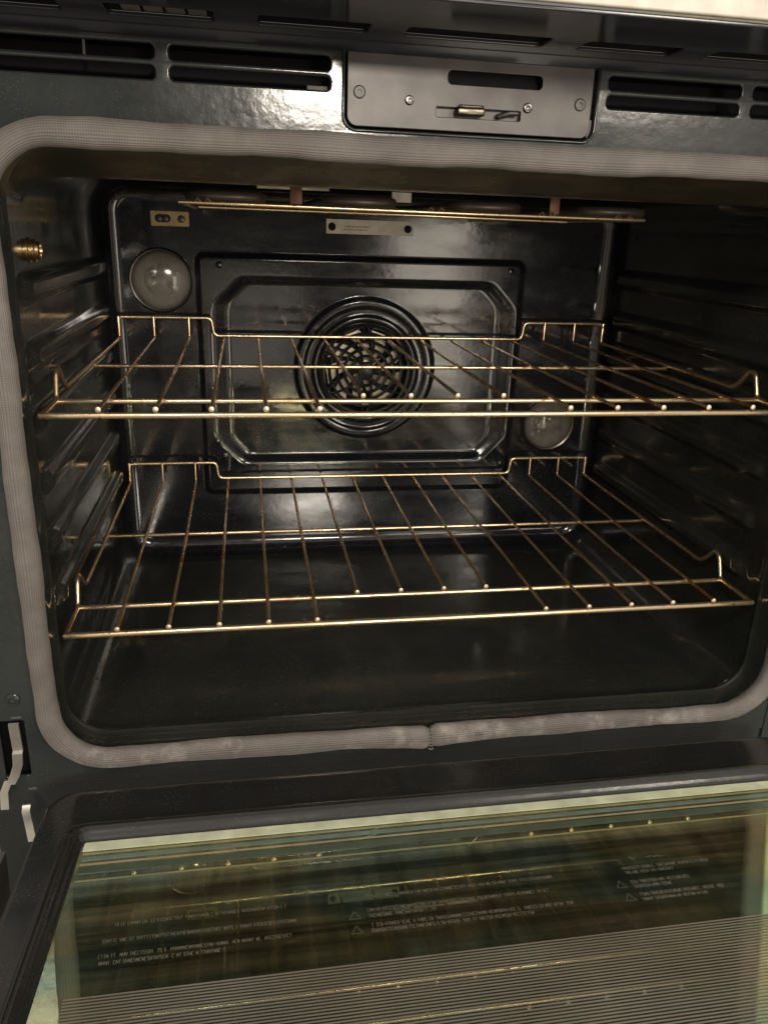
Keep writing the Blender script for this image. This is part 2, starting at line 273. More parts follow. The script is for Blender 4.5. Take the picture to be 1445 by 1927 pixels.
# ---------------------------------------------------------------- mesh helpers
def empty(name, loc=(0, 0, 0)):
    o = bpy.data.objects.new(name, None); COL.objects.link(o); o.location = loc; o.empty_display_size = .05; return o
def tag(o, label=None, cat=None, group=None, kind=None):
    for k, v in (('label', label), ('category', cat), ('group', group), ('kind', kind)):
        if v: o[k] = v
    return o
def link_mesh(name, me, m, parent, smooth=True, sharp=None, wn=False):
    me.materials.clear(); me.materials.append(m)
    if smooth: me.shade_smooth()
    if sharp: me.set_sharp_from_angle(angle=R(sharp))
    o = bpy.data.objects.new(name, me); COL.objects.link(o)
    if parent:
        o.parent = parent
    if wn:
        w = o.modifiers.new('wn', 'WEIGHTED_NORMAL'); w.keep_sharp = True; w.weight = 100
    return o
class MB:
    def __init__(s): s.v = []; s.f = []; s.uv = []
    def add(s, v, f):
        k = len(s.v); s.v += [tuple(p) for p in v]; s.f += [tuple(i+k for i in q) for q in f]; return s
    def box(s, a, b, bev=0):
        x0, y0, z0 = a; x1, y1, z1 = b
        if bev <= 0:
            v = [(x0, y0, z0), (x1, y0, z0), (x1, y1, z0), (x0, y1, z0), (x0, y0, z1), (x1, y0, z1), (x1, y1, z1), (x0, y1, z1)]
            return s.add(v, [(0, 3, 2, 1), (4, 5, 6, 7), (0, 1, 5, 4), (1, 2, 6, 5), (2, 3, 7, 6), (3, 0, 4, 7)])
        bm = bmesh.new(); bmesh.ops.create_cube(bm, size=1)
        for q in bm.verts: q.co = Vector(((x0+x1)/2+q.co.x*(x1-x0), (y0+y1)/2+q.co.y*(y1-y0), (z0+z1)/2+q.co.z*(z1-z0)))
        bmesh.ops.bevel(bm, geom=bm.edges[:], offset=bev, segments=3, profile=.5, affect='EDGES')
        return s.bm(bm)
    def bm(s, bm):
        bm.verts.ensure_lookup_table(); s.add([q.co[:] for q in bm.verts], [[q.index for q in f.verts] for f in bm.faces]); bm.free(); return s
    def tube(s, pts, r, n=12, cap='round', closed=False):
        pts = [Vector(p) for p in pts]; m = len(pts)
        T = []
        for i in range(m):
            if closed: t = pts[(i+1) % m]-pts[i-1]
            else: t = pts[min(i+1, m-1)]-pts[max(i-1, 0)]
            T.append(t.normalized())
        up = Vector((0, 0, 1)) if abs(T[0].z) < .9 else Vector((1, 0, 0))
        nrm = (up-T[0]*up.dot(T[0])).normalized()
        rings = []; 
        def ring(c, t, nr, rad):
            b = t.cross(nr); return [c+(nr*math.cos(2*PI*k/n)+b*math.sin(2*PI*k/n))*rad for k in range(n)]
        rr = r if callable(r) else (lambda i: r)
        seq = []
        for i in range(m):
            nrm = (nrm-T[i]*nrm.dot(T[i])).normalized()
            if i == 0 and cap == 'round' and not closed:
                for a in (80, 55, 30): seq.append(ring(pts[0]-T[0]*rr(0)*math.sin(R(a))*.7, T[0], nrm, rr(0)*math.cos(R(a))))
            seq.append(ring(pts[i], T[i], nrm, rr(i)))
            if i == m-1 and cap == 'round' and not closed:
                for a in (30, 55, 80): seq.append(ring(pts[i]+T[i]*rr(i)*math.sin(R(a))*.7, T[i], nrm, rr(i)*math.cos(R(a))))
        v = [p for q in seq for p in q]; f = []
        L = len(seq)
        for i in range(L if closed else L-1):
            j = (i+1) % L
            for k in range(n): f.append((i*n+k, i*n+(k+1) % n, j*n+(k+1) % n, j*n+k))
        if not closed: f += [tuple(range(n))[::-1], tuple((L-1)*n+k for k in range(n))]
        return s.add(v, f)
    def lathe(s, prof, c, axis, n=40):     # prof (r, h) list, axis unit vector
        ax = Vector(axis); a = Vector((0, 0, 1)) if abs(ax.z) < .9 else Vector((1, 0, 0)); u = ax.cross(a).normalized(); w = ax.cross(u)
        v = []; f = []
        for r, h in prof:
            for k in range(n):
                t = 2*PI*k/n; v.append(Vector(c)+ax*h+(u*math.cos(t)+w*math.sin(t))*r)
        for i in range(len(prof)-1):
            for k in range(n): f.append((i*n+k, i*n+(k+1) % n, (i+1)*n+(k+1) % n, (i+1)*n+k))
        return s.add(v, f)
    def build(s, name, m, parent, smooth=True, sharp=40, wn=False):
        me = bpy.data.meshes.new(name); me.from_pydata(s.v, [], s.f); me.update()
        return link_mesh(name, me, m, parent, smooth, sharp, wn)

def rrect(x0, x1, z0, z1, r, n=8):
    """rounded rectangle outline; r a number or four radii (bl, br, tr, tl)"""
    r4 = r if isinstance(r, (tuple, list)) else (r,)*4
    out = []
    for (cx, cz, a0, rad) in ((x0, z0, 180, r4[0]), (x1, z0, 270, r4[1]), (x1, z1, 0, r4[2]), (x0, z1, 90, r4[3])):
        sx_ = 1 if cx == x0 else -1; sz_ = 1 if cz == z0 else -1
        if rad <= 0: out.append((cx, cz)); continue
        for k in range(n+1):
            a = R(a0+90*k/n); out.append((cx+sx_*rad+math.cos(a)*rad, cz+sz_*rad+math.sin(a)*rad))
    return out
def sheet(name, outer, holes, th, bev, m, parent, frame):
    """pressed sheet with holes and rolled edges; frame maps (a, b, c) -> xyz with c = outward normal"""
    cu = bpy.data.curves.new(name, 'CURVE'); cu.dimensions = '2D'; cu.fill_mode = 'BOTH'
    cu.extrude = th/2; cu.bevel_depth = bev; cu.bevel_resolution = 3; cu.offset = -bev
    for pts in [outer]+holes:
        sp = cu.splines.new('POLY'); sp.points.add(len(pts)-1)
        for q, p in zip(sp.points, pts): q.co = (p[0], p[1], 0, 1)
        sp.use_cyclic_u = True
    to = bpy.data.objects.new('t', cu); COL.objects.link(to)
    dg = bpy.context.evaluated_depsgraph_get(); me = bpy.data.meshes.new_from_object(to.evaluated_get(dg))
    bpy.data.objects.remove(to); bpy.data.curves.remove(cu)
    me.name = name
    top = th/2+bev
    co = [frame(v.co.x, v.co.y, v.co.z-top) for v in me.vertices]
    for v, c in zip(me.vertices, co): v.co = c
    bm = bmesh.new(); bm.from_mesh(me); bmesh.ops.remove_doubles(bm, verts=bm.verts, dist=1e-6); bmesh.ops.recalc_face_normals(bm, faces=bm.faces); bm.to_mesh(me); bm.free()
    return link_mesh(name, me, m, parent, True, 50, True)
def front_frame(Y): return lambda a, b, c: (a, Y-c, b)

# ================================================================ THE OVEN
OV = empty('wall_oven', (.3, -.02, -.13))
tag(OV, 'black enamel oven with its door dropped open, cavity empty but for two wire racks', 'oven')
OX = Matrix.Translation(OV.location).inverted()
def P(o):           # keep world-coordinate meshes under the oven root
    o.parent = OV; o.matrix_parent_inverse = OX; return o

YF = -.022
# ---- front panel
slots = []
for x0, x1 in ((-.062, -.004), (.003, .0965), (.1055, .2048), (.3932, .4912), (.5005, .598), (.607, .6185)):
    slots.append(rrect(x0, x1, .4012, .4094, .0028, 5)); slots.append(rrect(x0, x1, .3900, .3978, .0028, 5))
opening = rrect(-.0105, .6115, -.1005, .3555, .036, 12)
recess = rrect(.2145, .3845, .3690, .4200, (.0085, .0085, 0, 0), 8)
hslots = [rrect(-.052, -.033, -.118, -.066, .002, 4)]
# the panel top is cut round the latch recess
outer = rrect(-.066, .646, -.129, .4140, .0015, 3)
out2 = [(x, z) for x, z in outer if z < .35]          # bottom corners
top_r = [(0.6222, .4140), (.3845, .4140)]
rec = rrect(.2145, .3845, .3690, .50, (.0085, .0085, 0, 0), 8)
arc_r = [p for p in rec if p[0] > .3 and p[1] < .38]; arc_l = [p for p in rec if p[0] < .3 and p[1] < .38]
poly = out2 + top_r + arc_r[::-1] + arc_l[::-1] + [(.2145, .4140), (-.066, .4140)]
fp = P(sheet('front_panel', poly, slots+[opening]+hslots, .0010, .0014, M_FRONT, OV, front_frame(YF)))
# rim bead round the latch recess
b = MB(); path = [(.2132, YF-.0004, .4135)]+[(x-.0012 if x < .3 else x+.0012, YF-.0004, z-.0012) for x, z in rec if z < .38]+[(.3858, YF-.0004, .4135)]
b.tube(path, .0011, 10); P(b.build('recess_bead', M_FRONT, OV))
# dark space behind the slots
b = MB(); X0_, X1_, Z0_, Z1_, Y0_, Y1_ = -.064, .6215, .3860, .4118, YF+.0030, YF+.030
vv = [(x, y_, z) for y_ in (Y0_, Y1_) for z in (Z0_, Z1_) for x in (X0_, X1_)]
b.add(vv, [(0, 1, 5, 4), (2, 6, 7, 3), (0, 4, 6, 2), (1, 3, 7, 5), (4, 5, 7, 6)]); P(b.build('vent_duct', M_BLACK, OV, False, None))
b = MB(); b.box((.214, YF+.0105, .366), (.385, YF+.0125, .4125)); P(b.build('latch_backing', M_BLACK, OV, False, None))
b = MB(); b.box((.1905, YF+.008, .3893), (.2040, YF+.012, .3935), .0006); P(b.build('duct_clip', M_TERM, OV))
b = MB(); b.tube([(.054, YF+.010, .400), (.0545, YF+.009, .4115)], .0009, 8); P(b.build('duct_wire', M_TERM, OV))
# channel strip above the panel, then the glossy underside of the overhanging control panel
b = MB(); b.box((-.075, YF+.006, .4125), (.6222, YF+.010, .4210)); P(b.build('upper_channel', M_LEDGE, OV, False, None))
und = [rrect(a, c, -.0600, -.0345, .0035, 4) for a, c in ((-.02, .048), (.073, .134), (.159, .2255), (.248, .338), (.3615, .4255), (.4490, .512), (.53, .60))]
P(sheet('control_panel_underside', rrect(-.075, .6222, -.1205, -.0170, .001, 2), und, .0008, .0008, M_LEDGE, OV, lambda a, b_, c: (a, b_, .4205-c)))
b = MB(); b.box((-.075, -.066, .4238), (.6222, -.030, .4250)); P(b.build('ledge_duct', M_BLACK, OV, False, None))
b = MB()
for k in range(4): b.box((.082+.0125*k, -.056, .4222), (.0925+.0125*k, -.040, .4232), .0003)
P(b.build('terminal_block', M_TERM, OV))
b = MB(); b.box((-.078, -.1245, .4235), (.6222, -.1200, .56), .0012); P(b.build('control_panel', M_BEZEL, OV, wn=True))

# ---- latch plate
LP = P(sheet('latch_plate', rrect(.2160, .3830, .3705, .4135, (.0065, .0065, .001, .001), 6),
       [rrect(.2822, .3470, .3985, .4066, .003, 5), rrect(.2752, .3332, .3788, .3848, .0008, 3)], .0008, .0005, M_PLATE, OV, front_frame(YF+.0015)))
LPX = (OX @ LP.matrix_world)
def sub(o, par):
    o.parent = par; o.matrix_parent_inverse = (Matrix.Translation(OV.location)@OX).inverted() if False else Matrix.Identity(4); return o
b = MB(); b.box((.274, YF+.0055, .3780), (.3345, YF+.0065, .3856)); sub(b.build('latch_track', M_PLATE, None, False, None), LP)
b = MB(); b.box((.2885, YF-.0030, .3802), (.3075, YF+.0040, .3850), .0012); b.tube([(.290, YF-.002, .3855), (.306, YF-.002, .3855)], .0010, 10); sub(b.build('latch_hook', M_HOOK, None), LP)
b = MB(); b.tube([(.318, YF+.003, .3812), (.326, YF+.0015, .3835), (.331, YF+.001, .3835)], .0017, 10); sub(b.build('latch_pin', M_PLATE, None), LP)
for x, z, r_, m_, h in ((.2239, .3905, .0040, M_PLATE, .0012), (.3746, .3911, .0040, M_PLATE, .0012), (.2569, .3875, .0030, M_CHROME, .0018), (.3378, .3872, .0032, M_CHROME, .0020)):
    b = MB(); b.lathe([(r_, 0), (r_, h*.5), (r_*.82, h*.95), (r_*.55, h), (r_*.40, h), (r_*.34, h*.35), (0, h*.3)], (x, YF+.0018, z), (0, -1, 0), 24)
    sub(b.build('screw', m_, None, sharp=30), LP)

# ---- cavity liner: rounded-rectangle tube with pressed rack guides, sloping ceiling lip in front
def loop_pts(x0, x1, z0, z1, r):
    pts = []
    def seg(a, c, n):
        for i in range(n): t = i/n; pts.append((a[0]+(c[0]-a[0])*t, a[1]+(c[1]-a[1])*t))
    def arc(cx, cz, a0, n=10):
        for i in range(n): a = R(a0+90*i/n); pts.append((cx+r*math.cos(a), cz+r*math.sin(a)))
    arc(x0+r, z0+r, 180); seg((x0+r, z0), (x1-r, z0), 30); arc(x1-r, z0+r, 270); seg((x1, z0+r), (x1, z1-r), 270)
    arc(x1-r, z1-r, 0); seg((x1-r, z1), (x0+r, z1), 60); arc(x0+r, z1-r, 90); seg((x0, z1-r), (x0, z0+r), 270)
    return pts
def ss(a, c, x):
    t = min(1, max(0, (x-a)/(c-a))); return t*t*(3-2*t)
GZ = [.258-.0492*i for i in range(6)]
def ridge(z, y):
    h = 0
    for zi in GZ:
        d = abs(z-zi)
        if d < .016: h = max(h, (1-ss(.0035, .0130, d)))
    w = ss(.030, .046, y)*(1-ss(.372, .384, y))
    return .0070*h*w
rows = [(-.0225, -.0095, .6105, -.1000, .3550, .036), (-.0180, -.0078, .6088, -.0988, .3535, .035), (-.0100, -.0064, .6072, -.0972, .3520, .034),
        (-.0030, -.0060, .6070, -.0968, .3512, .034), (-.0012, -.0050, .6060, -.0955, .3504, .034), (0, -.0045, .6055, -.0950, .3502, .034), (.0012, -.0048, .6058, -.0953, .3500, .034),
        (.005, -.0085, .6095, -.0990, .3497, .034), (.009, -.0110, .6120, -.1018, .3496, .034), (.014, -.0120, .6130, -.1030, .3496, .034)]
y = .0175
while y < .3856: rows.append((y, -.0120, .6130, -.1030, .3496, .034)); y += .0035
rows.append((.3856, -.0120, .6130, -.1030, .3496, .034))
def ceil_z(y):      # sloping front lip of the ceiling, then a step up to the recessed ceiling
    if y < 0: return 0
    return -.0142*ss(0, .058, y)*(1-ss(.062, .078, y))
v = []; f = []
for (yy, x0, x1, z0, z1, r_) in rows:
    for (x, z) in loop_pts(x0, x1, z0, z1, r_):
        if yy > .02:
            if abs(x-x0) < 1e-4: x += ridge(z, yy)
            elif abs(x-x1) < 1e-4: x -= ridge(z, yy)
        if z > z1-.036: z += ceil_z(yy)*ss(z1-.036, z1-.004, z)
        v.append((x, yy, z))
nL = len(v)//len(rows)
for i in range(len(rows)-1):
    for k in range(nL): f.append((i*nL+k, (i+1)*nL+k, (i+1)*nL+(k+1) % nL, i*nL+(k+1) % nL))
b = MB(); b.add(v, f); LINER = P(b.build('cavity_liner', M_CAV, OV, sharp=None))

# ---- back wall: raised panel, chamfered recess, fan boss rings
FX, FZ = .2952, .1385
def back_h(x, z):
    h = 0
    qx, qz = abs(x-.2925)-.191, abs(z-.126)-.138; d = .010-math.hypot(max(qx, 0), max(qz, 0))-min(max(qx, qz), 0)            # raised panel
    h += .0036*ss(-.003, .0055, d)
    ch = min((x-.1056)+(z-.0176), (.488-x)+(z-.0176), (x-.1056)+(.25-z), (.488-x)+(.25-z))/1.414-.024
    t_ = ((x-.1056)/.024, (.488-x)/.026, (z-.0176)/.013, (.25-z)/.011, ch/.016); t = -.16*math.log(sum(math.exp(-max(-4, min(9, q))/.16) for q in t_))
    rr = math.hypot(x-FX, z-FZ)
    h -= .0075*ss(-.1, 1, t)
    # ridge round the recess
    if rr < .12:
        p_ = .0065*(1-ss(.0850, .0900, rr)) - .0030*(1-ss(.0740, .0800, rr)) + .0030*(1-ss(.0650, .0690, rr)) - .0020*(1-ss(.0590, .0625, rr)) - .022*(1-ss(.0560, .0585, rr))
        h += p_
    return h
def back_y(x, z):
    y = .405-back_h(x, z)
    r_ = .020; rc = .034; x0, x1, z0, z1 = -.012, .613, -.103, .3496
    # distance to the rounded outline
    dx = abs(x-(x0+x1)/2)-((x1-x0)/2-rc); dz = abs(z-(z0+z1)/2)-((z1-z0)/2-rc)
    d = rc-(math.hypot(max(dx, 0), max(dz, 0))+min(max(dx, dz), 0))
    if d < r_:
        q = r_-max(d, 0); y -= r_-math.sqrt(max(0, r_*r_-q*q))
    return y
xs = list(np.linspace(-.012, .613, 420)); zs = list(np.linspace(-.103, .3496, 310))
b = MB(); b.add([(x, back_y(x, z), z) for z in zs for x in xs], [(j*420+i, j*420+i+1, (j+1)*420+i+1, (j+1)*420+i) for j in range(309) for i in range(419)])
BACK = P(b.build('back_wall', M_BACK, OV, sharp=None))
YB = .405
# ---- convection fan behind its spider grille
FANG = empty('fan_assembly', (FX, YB, FZ)); FANG.parent = OV; FANG.matrix_parent_inverse = OX
b = MB(); b.lathe([(.060, 0), (.060, .0006), (0, .0006)], (0, .0130, 0), (0, -1, 0), 40); o = b.build('fan_backing', M_BLACK, FANG)
b = MB()
for k in range(9):
    a0 = 2*PI*k/9
    for s_ in range(1):
        v = []; 
        for i in range(9):
            t = i/8; r_ = .014+.036*t
            for (da, dy) in ((-.27, .0060), (.24, .0010)):
                a = a0+da*(1-.25*t)+.55*t; v.append((r_*math.cos(a), dy, r_*math.sin(a)))
        b.add(v, [(2*i, 2*i+1, 2*i+3, 2*i+2) for i in range(8)])
b.lathe([(.013, .010), (.013, -.001), (.008, -.003), (0, -.0035)], (0, 0, 0), (0, 1, 0), 24)
b.build('fan', M_FAN, FANG)
b = MB()
def gy(r): return -.0040-.0045*(1-(r/.058)**2)
for r_ in (.0095, .0185, .0275, .0365, .0460, .0560):
    n_ = 48; pts = [(r_*math.cos(2*PI*k/n_), gy(r_), r_*math.sin(2*PI*k/n_)) for k in range(n_)]
    b.tube(pts, .0021 if r_ < .05 else .0032, 8, closed=True)
for k in range(6):
    for s_ in (-1, 1):
        pts = []
        for i in range(12):
            r_ = .008+.049*i/11; a = 2*PI*k/6+s_*(.08+.42*(i/11)); pts.append((r_*math.cos(a), gy(r_), r_*math.sin(a)))
        b.tube(pts, .0018, 8)
b.lathe([(.0105, 0), (.0105, .002), (.007, .0035), (0, .004)], (0, -.0075, 0), (0, -1, 0), 24)
b.build('fan_grille', M_BACK, FANG)
# fixing screws on the fan cover
for x, z in ((.117, .0285), (.118, .262), (.476, .263), (.4835, .012), (.108, .0475)):
    b = MB(); b.lathe([(.0042, 0), (.0040, .0012), (.0025, .0020), (0, .0021)], (x, YB-.0038, z), (0, -1, 0), 20); P(b.build('cover_screw', M_BACK, OV))

# ---- oven lamps
def lamp(x, z, r_):
    e_ = empty('oven_lamp', (x, YB, z)); e_.parent = OV; e_.matrix_parent_inverse = OX
    b = MB(); b.lathe([(r_*1.06, 0), (r_*1.07, .003), (r_*1.02, .0052), (r_*.97, .0045), (r_*.95, .001)], (0, 0, 0), (0, -1, 0), 56); b.build('retaining_ring', M_RING, e_)
    b = MB(); b.lathe([(r_*.95, .0010), (r_*.8, .0008), (r_*.45, -.0004), (.006, -.001), (0, -.001)], (0, 0, 0), (0, -1, 0), 48); b.build('reflector', M_BOWL, e_)
    b = MB(); b.lathe([(r_*.97, .003)]+[(r_*.97*math.cos(R(a)), .003+.012*math.sin(R(a))) for a in range(9, 90, 9)]+[(0, .015)], (0, 0, 0), (0, -1, 0), 56); b.build('lens', M_LENS, e_)
    b = MB(); b.tube([(-.012, -.005, -.004), (.012, -.006, .004)], .0042, 12); b.build('bulb', M_CERAM, e_)
lamp(.0505, .2427, .0345); lamp(.5465, .0672, .0345)

# ---- rating plate and sensor bracket on the back wall
PL = P(sheet('maker_plate', rrect(.2440, .3492, .3008, .3172, .0008, 3), [], .0006, .0003, M_CERAM, OV, front_frame(YB-.0035)))
for x in (.2508, .3425):
    b = MB(); b.lathe([(.0046, 0), (.0044, .0014), (.0026, .0020), (0, .0016)], (x, YB-.0036, .3086), (0, -1, 0), 24); sub(b.build('plate_screw', M_BLACK, None), PL)
b = MB()
def glyphs(b, p0, dx, dz, n_chars, h, nrm, thick, rng, gap=.25, wf=.62):
    """short strokes standing in for print too small to read"""
    x = 0; w = h*wf; hw_ = h*wf/.62
    dxv, dzv, nv = Vector(dx), Vector(dz), Vector(nrm)
    for k in range(n_chars):
        if rng.random() < .16: x += w; continue
        kind = rng.randint(0, 4); base = Vector(p0)+dxv*x
        strokes = {0: [((0, 0), (0, 1)), ((0, .5), (.6, .5)), ((.6, 0), (.6, 1))], 1: [((0, 0), (0, 1)), ((0, 0), (.6, 0)), ((0, 1), (.6, 1))], 2: [((.3, 0), (.3, 1)), ((0, 1), (.6, 1))],
                   3: [((0, 0), (0, 1)), ((0, 1), (.6, 0)), ((.6, 0), (.6, 1))], 4: [((0, 0), (.6, 0)), ((.6, 0), (.6, .5)), ((0, .5), (.6, .5)), ((0, .5), (0, 1)), ((0, 1), (.6, 1))]}[kind]
        for (a0, a1), (b0, b1) in strokes:
            A = base+dxv*(a0*hw_)+dzv*(a1*h); B_ = base+dxv*(b0*hw_)+dzv*(b1*h); d = (B_-A).normalized(); s_ = d.cross(nv).normalized()*thick/2
            b.add([A-s_, A+s_, B_+s_, B_-s_], [(0, 1, 2, 3)])
        x += w+h*gap
    return x
rg = random.Random(3)
glyphs(b, (.266, YB-.0040, .3085), (1, 0, 0), (0, 0, 1), 24, .0016, (0, -1, 0), .0003, rg)
glyphs(b, (.264, YB-.0040, .3052), (1, 0, 0), (0, 0, 1), 28, .0013, (0, -1, 0), .00025, rg)
sub(b.build('plate_print', M_ELEM, None, False, None), PL)
CN = P(sheet('sensor_bracket', rrect(.0430, .0858, .3028, .3192, .0015, 3), [rrect(.0475, .0650, .3070, .3155, .004, 5)], .0008, .0005, M_BRAK, OV, front_frame(YB-.0030)))
for x, r_ in ((.0530, .0035), (.0600, .0035), (.0775, .0042)):
    b = MB(); b.lathe([(r_, 0), (r_, .002), (r_*.7, .0028), (0, .0028)], (x, YB-.0020, .3108), (0, -1, 0), 20); sub(b.build('sensor_stud', M_ELEM, None), CN)
# ---- temperature-probe socket on the left wall
b = MB(); b.lathe([(.0088, -.001), (.0090, .0014), (.0070, .0020), (.0070, .0034), (.0082, .0038), (.0082, .0056), (.0066, .0062), (.0064, .0084), (.0046, .0090), (.0042, .0065), (0, .0060)], (-.0125, .0735, .2840), (1, 0, 0), 28)
P(b.build('probe_socket', M_BRASS, OV, sharp=28))

# ---- broil element under the ceiling
BE = empty('broil_element', (.3, .2, .33)); BE.parent = OV; BE.matrix_parent_inverse = OX
def local(b, e_):
    c = Vector(e_.location); b.v = [tuple(Vector(p)-c) for p in b.v]; return b
cx = [.1340, .2450, .3560, .4720]; hw = .0290; zE = .3285
path = []
yb_, yf_ = .34, .112
for i, c in enumerate(cx):
    xl, xr = c-hw, c+hw
    path += [(xl, y_, zE) for y_ in np.linspace(yb_-.02, yf_+hw*.55, 8)]
    for a in range(10, 180, 12): path.append((c-hw*math.cos(R(a)), yf_+hw*.55-hw*.55*math.sin(R(a)), zE))
    path += [(xr, y_, zE) for y_ in np.linspace(yf_+hw*.55, yb_-.02, 8)]
    if i < 3:
        g_ = (cx[i+1]-hw-xr)/2
        for a in range(15, 180, 15): path.append((xr+g_-g_*math.cos(R(a)), yb_-.02+g_*math.sin(R(a)), zE))
b = MB(); b.tube(path, .0043, 12); local(b, BE).build('heating_tube', M_ELEM, BE)
b = MB(); b.tube([(.0975, .104, .3228), (.15, .102, .3226), (.30, .102, .3222), (.494, .102, .3224)], .0017, 10)
b.tube([(.112, .122, .3200), (.30, .120, .3197), (.430, .120, .3190)], .0014, 10)
b.tube([(.0985, .104, .3228), (.0975, .34, .3228)], .0016, 8); b.tube([(.494, .102, .3224), (.495, .34, .3224)], .0016, 8)
local(b, BE).build('support_wire', M_RAIL, BE)
for x in (.0, ):
    pass
for x, w_ in ((.1905, .010), (.4120, .009)):
    b = MB(); b.box((x-w_/2, .105, .3235), (x+w_/2, .107, .3385), .0004); b.box((x-w_/2, .107, .3380), (x+w_/2, .125, .3390)); local(b, BE).build('bracket', M_COPPER, BE)
for q0, q1 in (((.160, .150, .3372), (.222, .154, .3392)), ((.275, .135, .3300), (.292, .138, .3380))):
    b = MB(); b.box(q0, q1); local(b, BE).build('insulator_strip', M_CERAM, BE)
for x in (.113, .121, .303, .312, .400, .410, .470, .481):
    b = MB(); b.tube([(x-.0028, .101, .3236), (x-.001, .100, .3262), (x+.0015, .101, .3240)], .0007, 6); local(b, BE).build('clip', M_BRASS, BE)

# ---- gasket: woven sleeve with a butt joint at the bottom, squashed and wobbling
def gasket():
    x0, x1, z0, z1, r_ = -.0125, .6135, -.1025, .3566, .045
    pts = []
    jx = .2955
    def seg(a, c, st=.003):
        n_ = max(2, int(math.hypot(c[0]-a[0], c[1]-a[1])/st))
        for i in range(n_): t = i/n_; pts.append((a[0]+(c[0]-a[0])*t, a[1]+(c[1]-a[1])*t))
    def arc(cx_, cz_, a0, a1, n_=22):
        for i in range(n_): a = R(a0+(a1-a0)*i/n_); pts.append((cx_+r_*math.cos(a), cz_+r_*math.sin(a)))
    seg((jx+.0002, z0), (x1-r_, z0)); arc(x1-r_, z0+r_, 270, 360); seg((x1, z0+r_), (x1, z1-r_)); arc(x1-r_, z1-r_, 0, 90)
    seg((x1-r_, z1), (x0+r_, z1)); arc(x0+r_, z1-r_, 90, 180); seg((x0, z1-r_), (x0, z0+r_)); arc(x0+r_, z0+r_, 180, 270); seg((x0+r_, z0), (jx-.0002, z0)); pts.append((jx-.0002, z0))
    n = 40; v = []; uvs = []; L = 0
    rg = random.Random(11)
    ph = [rg.uniform(0, 6.28) for _ in range(12)]
    for i, (x, z) in enumerate(pts):
        a = pts[max(i-1, 0)]; c = pts[min(i+1, len(pts)-1)]; t = Vector((c[0]-a[0], 0, c[1]-a[1])).normalized(); nn = Vector((t.z, 0, -t.x))   # outward from the opening
        if i: L += math.hypot(x-pts[i-1][0], z-pts[i-1][1])
        wob = .0004*math.sin(L*38+ph[0])+.0003*math.sin(L*91+ph[1])+.00015*math.sin(L*230+ph[2])
        half = .0086+wob; dep = .0064
        off = .0005*math.sin(L*14+ph[3])+.0003*math.sin(L*47+ph[4])
        if z < z0+.002:                    # the lower run sags towards the joint
            d = abs(x-jx); k = math.exp(-(d/.045)**2); half += .0022*k; off += .0016*k + (.0012*math.exp(-(d/.016)**2) if x < jx else 0)
            half += .0006*math.exp(-((x-.16)/.05)**2)
            if x > .42: half -= .0010*ss(.42, .5, x)
        end = min(i, len(pts)-1-i)
        k_end = 1 if end > 1 else (.90 if end == 1 else .74)
        cpos = Vector((x, YF-.0052, z))+nn*off
        for k in range(n+1):
            th = 2*PI*k/n
            cc, sn = math.cos(th), math.sin(th)
            ex = .85
            p_ = cpos+nn*(math.copysign(abs(cc)**ex, cc)*half*k_end)+Vector((0, -1, 0))*(math.copysign(abs(sn)**ex, sn)*dep*k_end)
            v.append(p_); uvs.append((L, k/n))
    f = []; m1 = n+1
    for i in range(len(pts)-1):
        for k in range(n): f.append((i*m1+k, (i+1)*m1+k, (i+1)*m1+k+1, i*m1+k+1))
    f.append(tuple(range(n))); f.append(tuple((len(pts)-1)*m1+k for k in range(n))[::-1])
    me = bpy.data.meshes.new('door_gasket'); me.from_pydata([tuple(p) for p in v], [], f); me.update()
    ul = me.uv_layers.new(name='UVMap')
    for lp in me.loops: ul.data[lp.index].uv = uvs[lp.vertex_index]
    o = link_mesh('door_gasket', me, M_GASK, OV, True, 60); return o
P(gasket())
# stitch where the two gasket ends meet
b = MB()
for k in range(7):
    z = -.0925-.0033*k; b.tube([(.2935, YF-.0125-.0006*math.sin(k), z), (.2955, YF-.0132, z-.0006), (.2975, YF-.0125, z-.0002)], .0004, 6)
P(b.build('gasket_stitch', M_GASK, OV))

